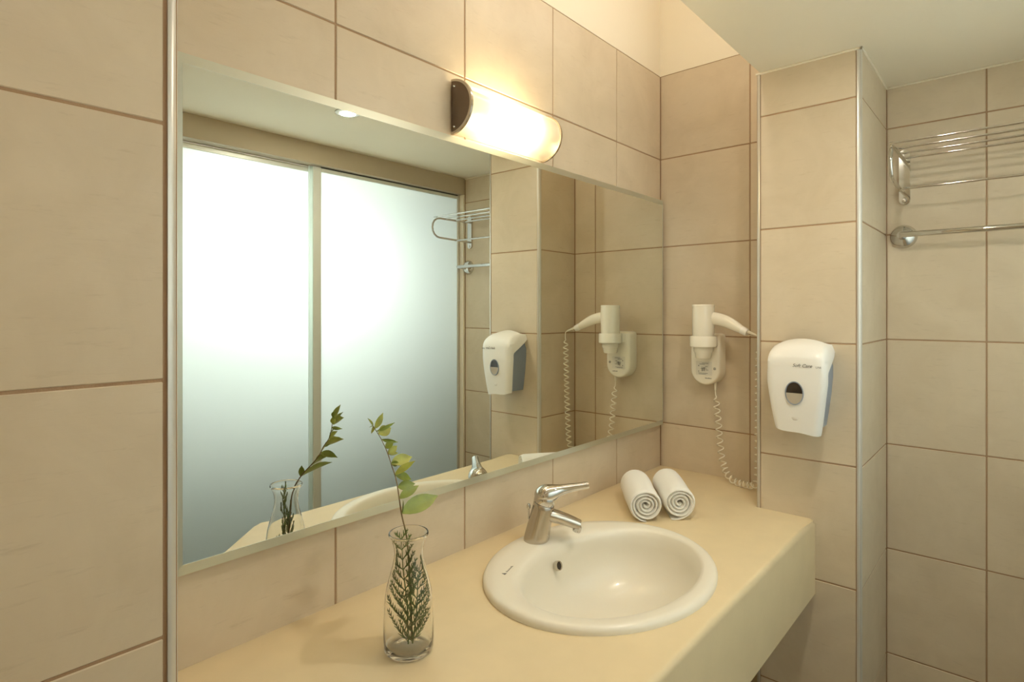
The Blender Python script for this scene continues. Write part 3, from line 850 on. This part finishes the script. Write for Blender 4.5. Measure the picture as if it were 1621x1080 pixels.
towel((1.427, 0.668, zt), (1.590, 0.790, zt), 'rolled white towel with a loose tail, right of the pair', True, 3.05)

# ------------------------------------------------------------------ vase, twig, cypress
VX, VY = 0.594, 0.742
prof_o = [(0.030, 0.0), (0.0365, 0.0015), (0.0392, 0.006), (0.0398, 0.02), (0.0398, 0.055), (0.0390, 0.078), (0.0365, 0.098), (0.0315, 0.118), (0.0262, 0.136), (0.0236, 0.150), (0.0232, 0.158), (0.0242, 0.168), (0.0272, 0.178), (0.0298, 0.183), (0.0318, 0.1855), (0.0322, 0.1875), (0.0314, 0.1893)]
prof_i = [(0.0300, 0.1893), (0.0286, 0.1865), (0.0256, 0.178), (0.0226, 0.168), (0.0217, 0.158), (0.0221, 0.150), (0.0247, 0.136), (0.0300, 0.118), (0.0350, 0.098), (0.0375, 0.078), (0.0383, 0.055), (0.0383, 0.02), (0.0372, 0.011), (0.033, 0.0075), (0.015, 0.0065), (0.00001, 0.0065)]
bm = bmesh.new(); lathe(bm, [(0.00001, 0.0022), (0.022, 0.0020)] + prof_o + prof_i, (0, 0, 0), 48)
o = obj('glass_vase', bm, M['glass'], None, 50, loc=(VX, VY, TOP + 0.0003))
tag(o, 'clear glass carafe-shaped vase on the counter in front of the mirror', 'vase')

stem_pts = [(0.597, 0.737, 0.866), (0.5985, 0.742, 0.918), (0.600, 0.748, 0.977), (0.601, 0.755, 1.023), (0.607, 0.777, 1.058), (0.620, 0.803, 1.088), (0.626, 0.818, 1.107), (0.627, 0.830, 1.124), (0.630, 0.845, 1.142), (0.627, 0.860, 1.166), (0.620, 0.875, 1.189)]
t = thing('leafy_twig', 'slender twig with yellow-green leaves leaning out of the vase', 'twig', (VX, VY, TOP + 0.016))
T0 = V(VX, VY, TOP + 0.016)
sp_ = [p - T0 for p in catmull(stem_pts, 5)]
bm = bmesh.new(); n = len(sp_); sweep(bm, sp_, [0.0017 - 0.0011 * i / (n - 1) for i in range(n)], 8)
obj('stem', bm, M['stem'], t, 60)
# rays of the photograph's view give the lean of the leaves; depth follows the stem
FW = V(math.cos(math.radians(YAW)), math.sin(math.radians(YAW)), 0); RT = V(math.sin(math.radians(YAW)), -math.cos(math.radians(YAW)), 0)
def leaf(base, dirv, length, width, m, curl=0.15, twist=0.0):
    base, dirv = Vector(base), Vector(dirv).normalized()
    face = V(0.1, -0.78, 0.60).normalized()
    nrm = (face - dirv * face.dot(dirv)).normalized()
    nrm = Matrix.Rotation(twist, 3, dirv) @ nrm
    sd = dirv.cross(nrm)
    top, bot = [], []
    k = 8
    for i in range(k + 1):
        s = i / k
        wd = width * 0.5 * (math.sin(math.pi * min(1, s ** 0.85)) ** 0.9) if 0 < s < 1 else 0.0004
        if s > 0.75: wd *= 1 - 0.35 * (s - 0.75) / 0.25
        c = base + dirv * length * s - nrm * curl * length * s * s
        fold = nrm * wd * 0.30
        top.append([c - sd * wd + fold, c - sd * wd * 0.5 + fold * 0.45, c, c + sd * wd * 0.5 + fold * 0.45, c + sd * wd + fold])
        bot.append([p - nrm * 0.0004 for p in top[-1]])
    bm = bmesh.new(); loft(bm, [a + b[::-1] for a, b in zip(top, bot)])
    return obj('leaf', bm, m, t, 60)
def z_on_stem(py):   # photograph row of a node -> point on the twig
    best = None
    for p in sp_:
        q = p + T0; dp = q.dot(FW); yy = 493 - 920 * (q.z - CAMZ) / dp
        if best is None or abs(yy - py) < best[0]: best = (abs(yy - py), p, dp)
    return best[1], best[2]
LV = [((395, 840), (650, 755), 105, 'leaf', 0.10, -0.2), ((378, 835), (398, 738), 44, 'leaf', 0.1, 0.9), ((370, 735), (500, 655), 56, 'leaf', 0.15, -0.3), ((337, 655), (465, 640), 58, 'leaf', 0.2, 0.3),
      ((335, 548), (460, 605), 52, 'leaf', 0.2, 0.2), ((335, 540), (475, 445), 42, 'leaf_young', 0.1, -0.3), ((290, 455), (435, 425), 72, 'leaf_young', 0.12, 0.0), ((290, 462), (352, 468), 34, 'leaf', 0.2, 0.6),
      ((268, 385), (330, 335), 44, 'leaf_young', 0.1, 0.2), ((244, 340), (297, 298), 44, 'leaf', 0.1, -0.4), ((270, 385), (340, 392), 22, 'leaf_young', 0.1, 0.5), ((230, 268), (350, 305), 24, 'leaf', 0.15, 0.9),
      ((200, 228), (285, 192), 66, 'leaf_young', 0.1, 0.1), ((205, 215), (335, 165), 24, 'leaf', 0.1, 0.8), ((165, 182), (221, 72), 40, 'leaf_young', 0.08, 0.2), ((150, 170), (112, 110), 24, 'leaf', 0.1, 0.3),
      ((155, 178), (145, 238), 34, 'leaf_young', 0.1, -0.2), ((150, 172), (118, 180), 18, 'leaf', 0.1, 0.2)]
for i, (b, e, wd, m, cu, tw) in enumerate(LV):
    p, dp = z_on_stem(640 + b[1] / 4.909)
    k = dp / 920 / 4.907
    lx, lz = (e[0] - b[0]) * k, -(e[1] - b[1]) * k
    dv = RT * lx + V(0, 0, 1) * lz + FW * (0.62 + 0.22 * (-1) ** i) * abs(lx)
    leaf(p, dv, dv.length * 1.04, wd * k * 1.35, M[m], cu, tw)

def sprig(base, tip, spread, lab, seed, nb, lean):
    """cypress sprig: flat feathery fan of scaly branchlets"""
    rnd = random.Random(seed)
    base, tip = Vector(base), Vector(tip)
    root = thing('cypress_sprig', lab, 'sprig', base, 0, 'cypress sprigs in the vase')
    ax = tip - base; L = ax.length; a = ax.normalized()
    sd = Vector(lean); sd = (sd - a * sd.dot(a)).normalized(); nn = a.cross(sd)
    bm = bmesh.new(); sweep(bm, [a * 0, a * L * 0.35 + sd * 0.002, a * L * 0.7 - sd * 0.001, a * L], [0.0013, 0.0011, 0.0009, 0.0005], 6)
    obj('stem', bm, M['cypress'], root, 60)
    def clampv(p):
        q = base + p - V(VX, VY, TOP)
        h = max(0.012, min(0.186, q.z)); rr = math.hypot(q.x, q.y)
        R = 0.036
        if h > 0.085:
            for (r0, h0), (r1, h1) in zip(prof_i[::-1], prof_i[::-1][1:]):
                if h0 <= h <= h1: R = r0 + (r1 - r0) * (h - h0) / max(1e-6, h1 - h0) - 0.0025
        if rr > R: q.x *= R / rr; q.y *= R / rr
        q.z = max(q.z, 0.0105)
        return q + V(VX, VY, TOP) - base
    for i in range(nb):
        s = 0.02 + 0.93 * i / (nb - 1)
        for sg in (-1, 1):
            if rnd.random() < 0.04: continue
            bl = spread * (1.0 - 0.72 * s ** 1.5) * rnd.uniform(0.85, 1.12)
            b0 = a * (L * s + (0.002 if sg > 0 else 0))
            dirb = (a * 0.80 + sd * sg * 0.70 + nn * rnd.uniform(-0.3, 0.3)).normalized()
            bend = a * 0.35
            pts = [b0 + dirb * bl * q + bend * bl * q * q * 0.8 for q in (0, 0.25, 0.5, 0.75, 1)]
            pts = [clampv(p) for p in pts]
            bm = bmesh.new(); sweep(bm, pts, [0.0009, 0.0009, 0.0008, 0.0007, 0.0003], 5)
            m_ = max(2, int(bl / 0.0042))
            for j in range(1, m_):
                q = j / m_
                ii = min(3, int(q * 4)); fq = q * 4 - ii
                c = pts[ii].lerp(pts[ii + 1], fq); tg = (pts[ii + 1] - pts[ii]).normalized()
                for s2 in (-1, 1):
                    if s2 == -sg and q < 0.2: continue
                    tl = (0.0108 if s2 == sg else 0.0092) * (1 - 0.55 * q) * rnd.uniform(0.75, 1.15)
                    d2 = (tg * 0.8 + (sd * sg * 0.65 if s2 == sg else a * 0.25 - sd * sg * 0.5) + nn * rnd.uniform(-0.2, 0.2)).normalized()
                    sweep(bm, [c, clampv(c + d2 * tl * 0.55 + a * 0.0004), clampv(c + d2 * tl + a * 0.0014)], [0.0008, 0.0009, 0.0004], 4)
            obj('branchlet', bm, M['cypress'], root, 60)
    return root
zb = TOP + 0.0115
sprig((0.591, 0.739, zb), (0.586, 0.750, TOP + 0.186), 0.048, 'taller feathery cypress sprig standing inside the vase', 5, 11, tuple(RT))
sprig((0.596, 0.735, zb), (0.609, 0.730, TOP + 0.142), 0.044, 'shorter feathery cypress sprig inside the vase, on the right of the stem', 9, 10, tuple(RT + FW * 0.3))
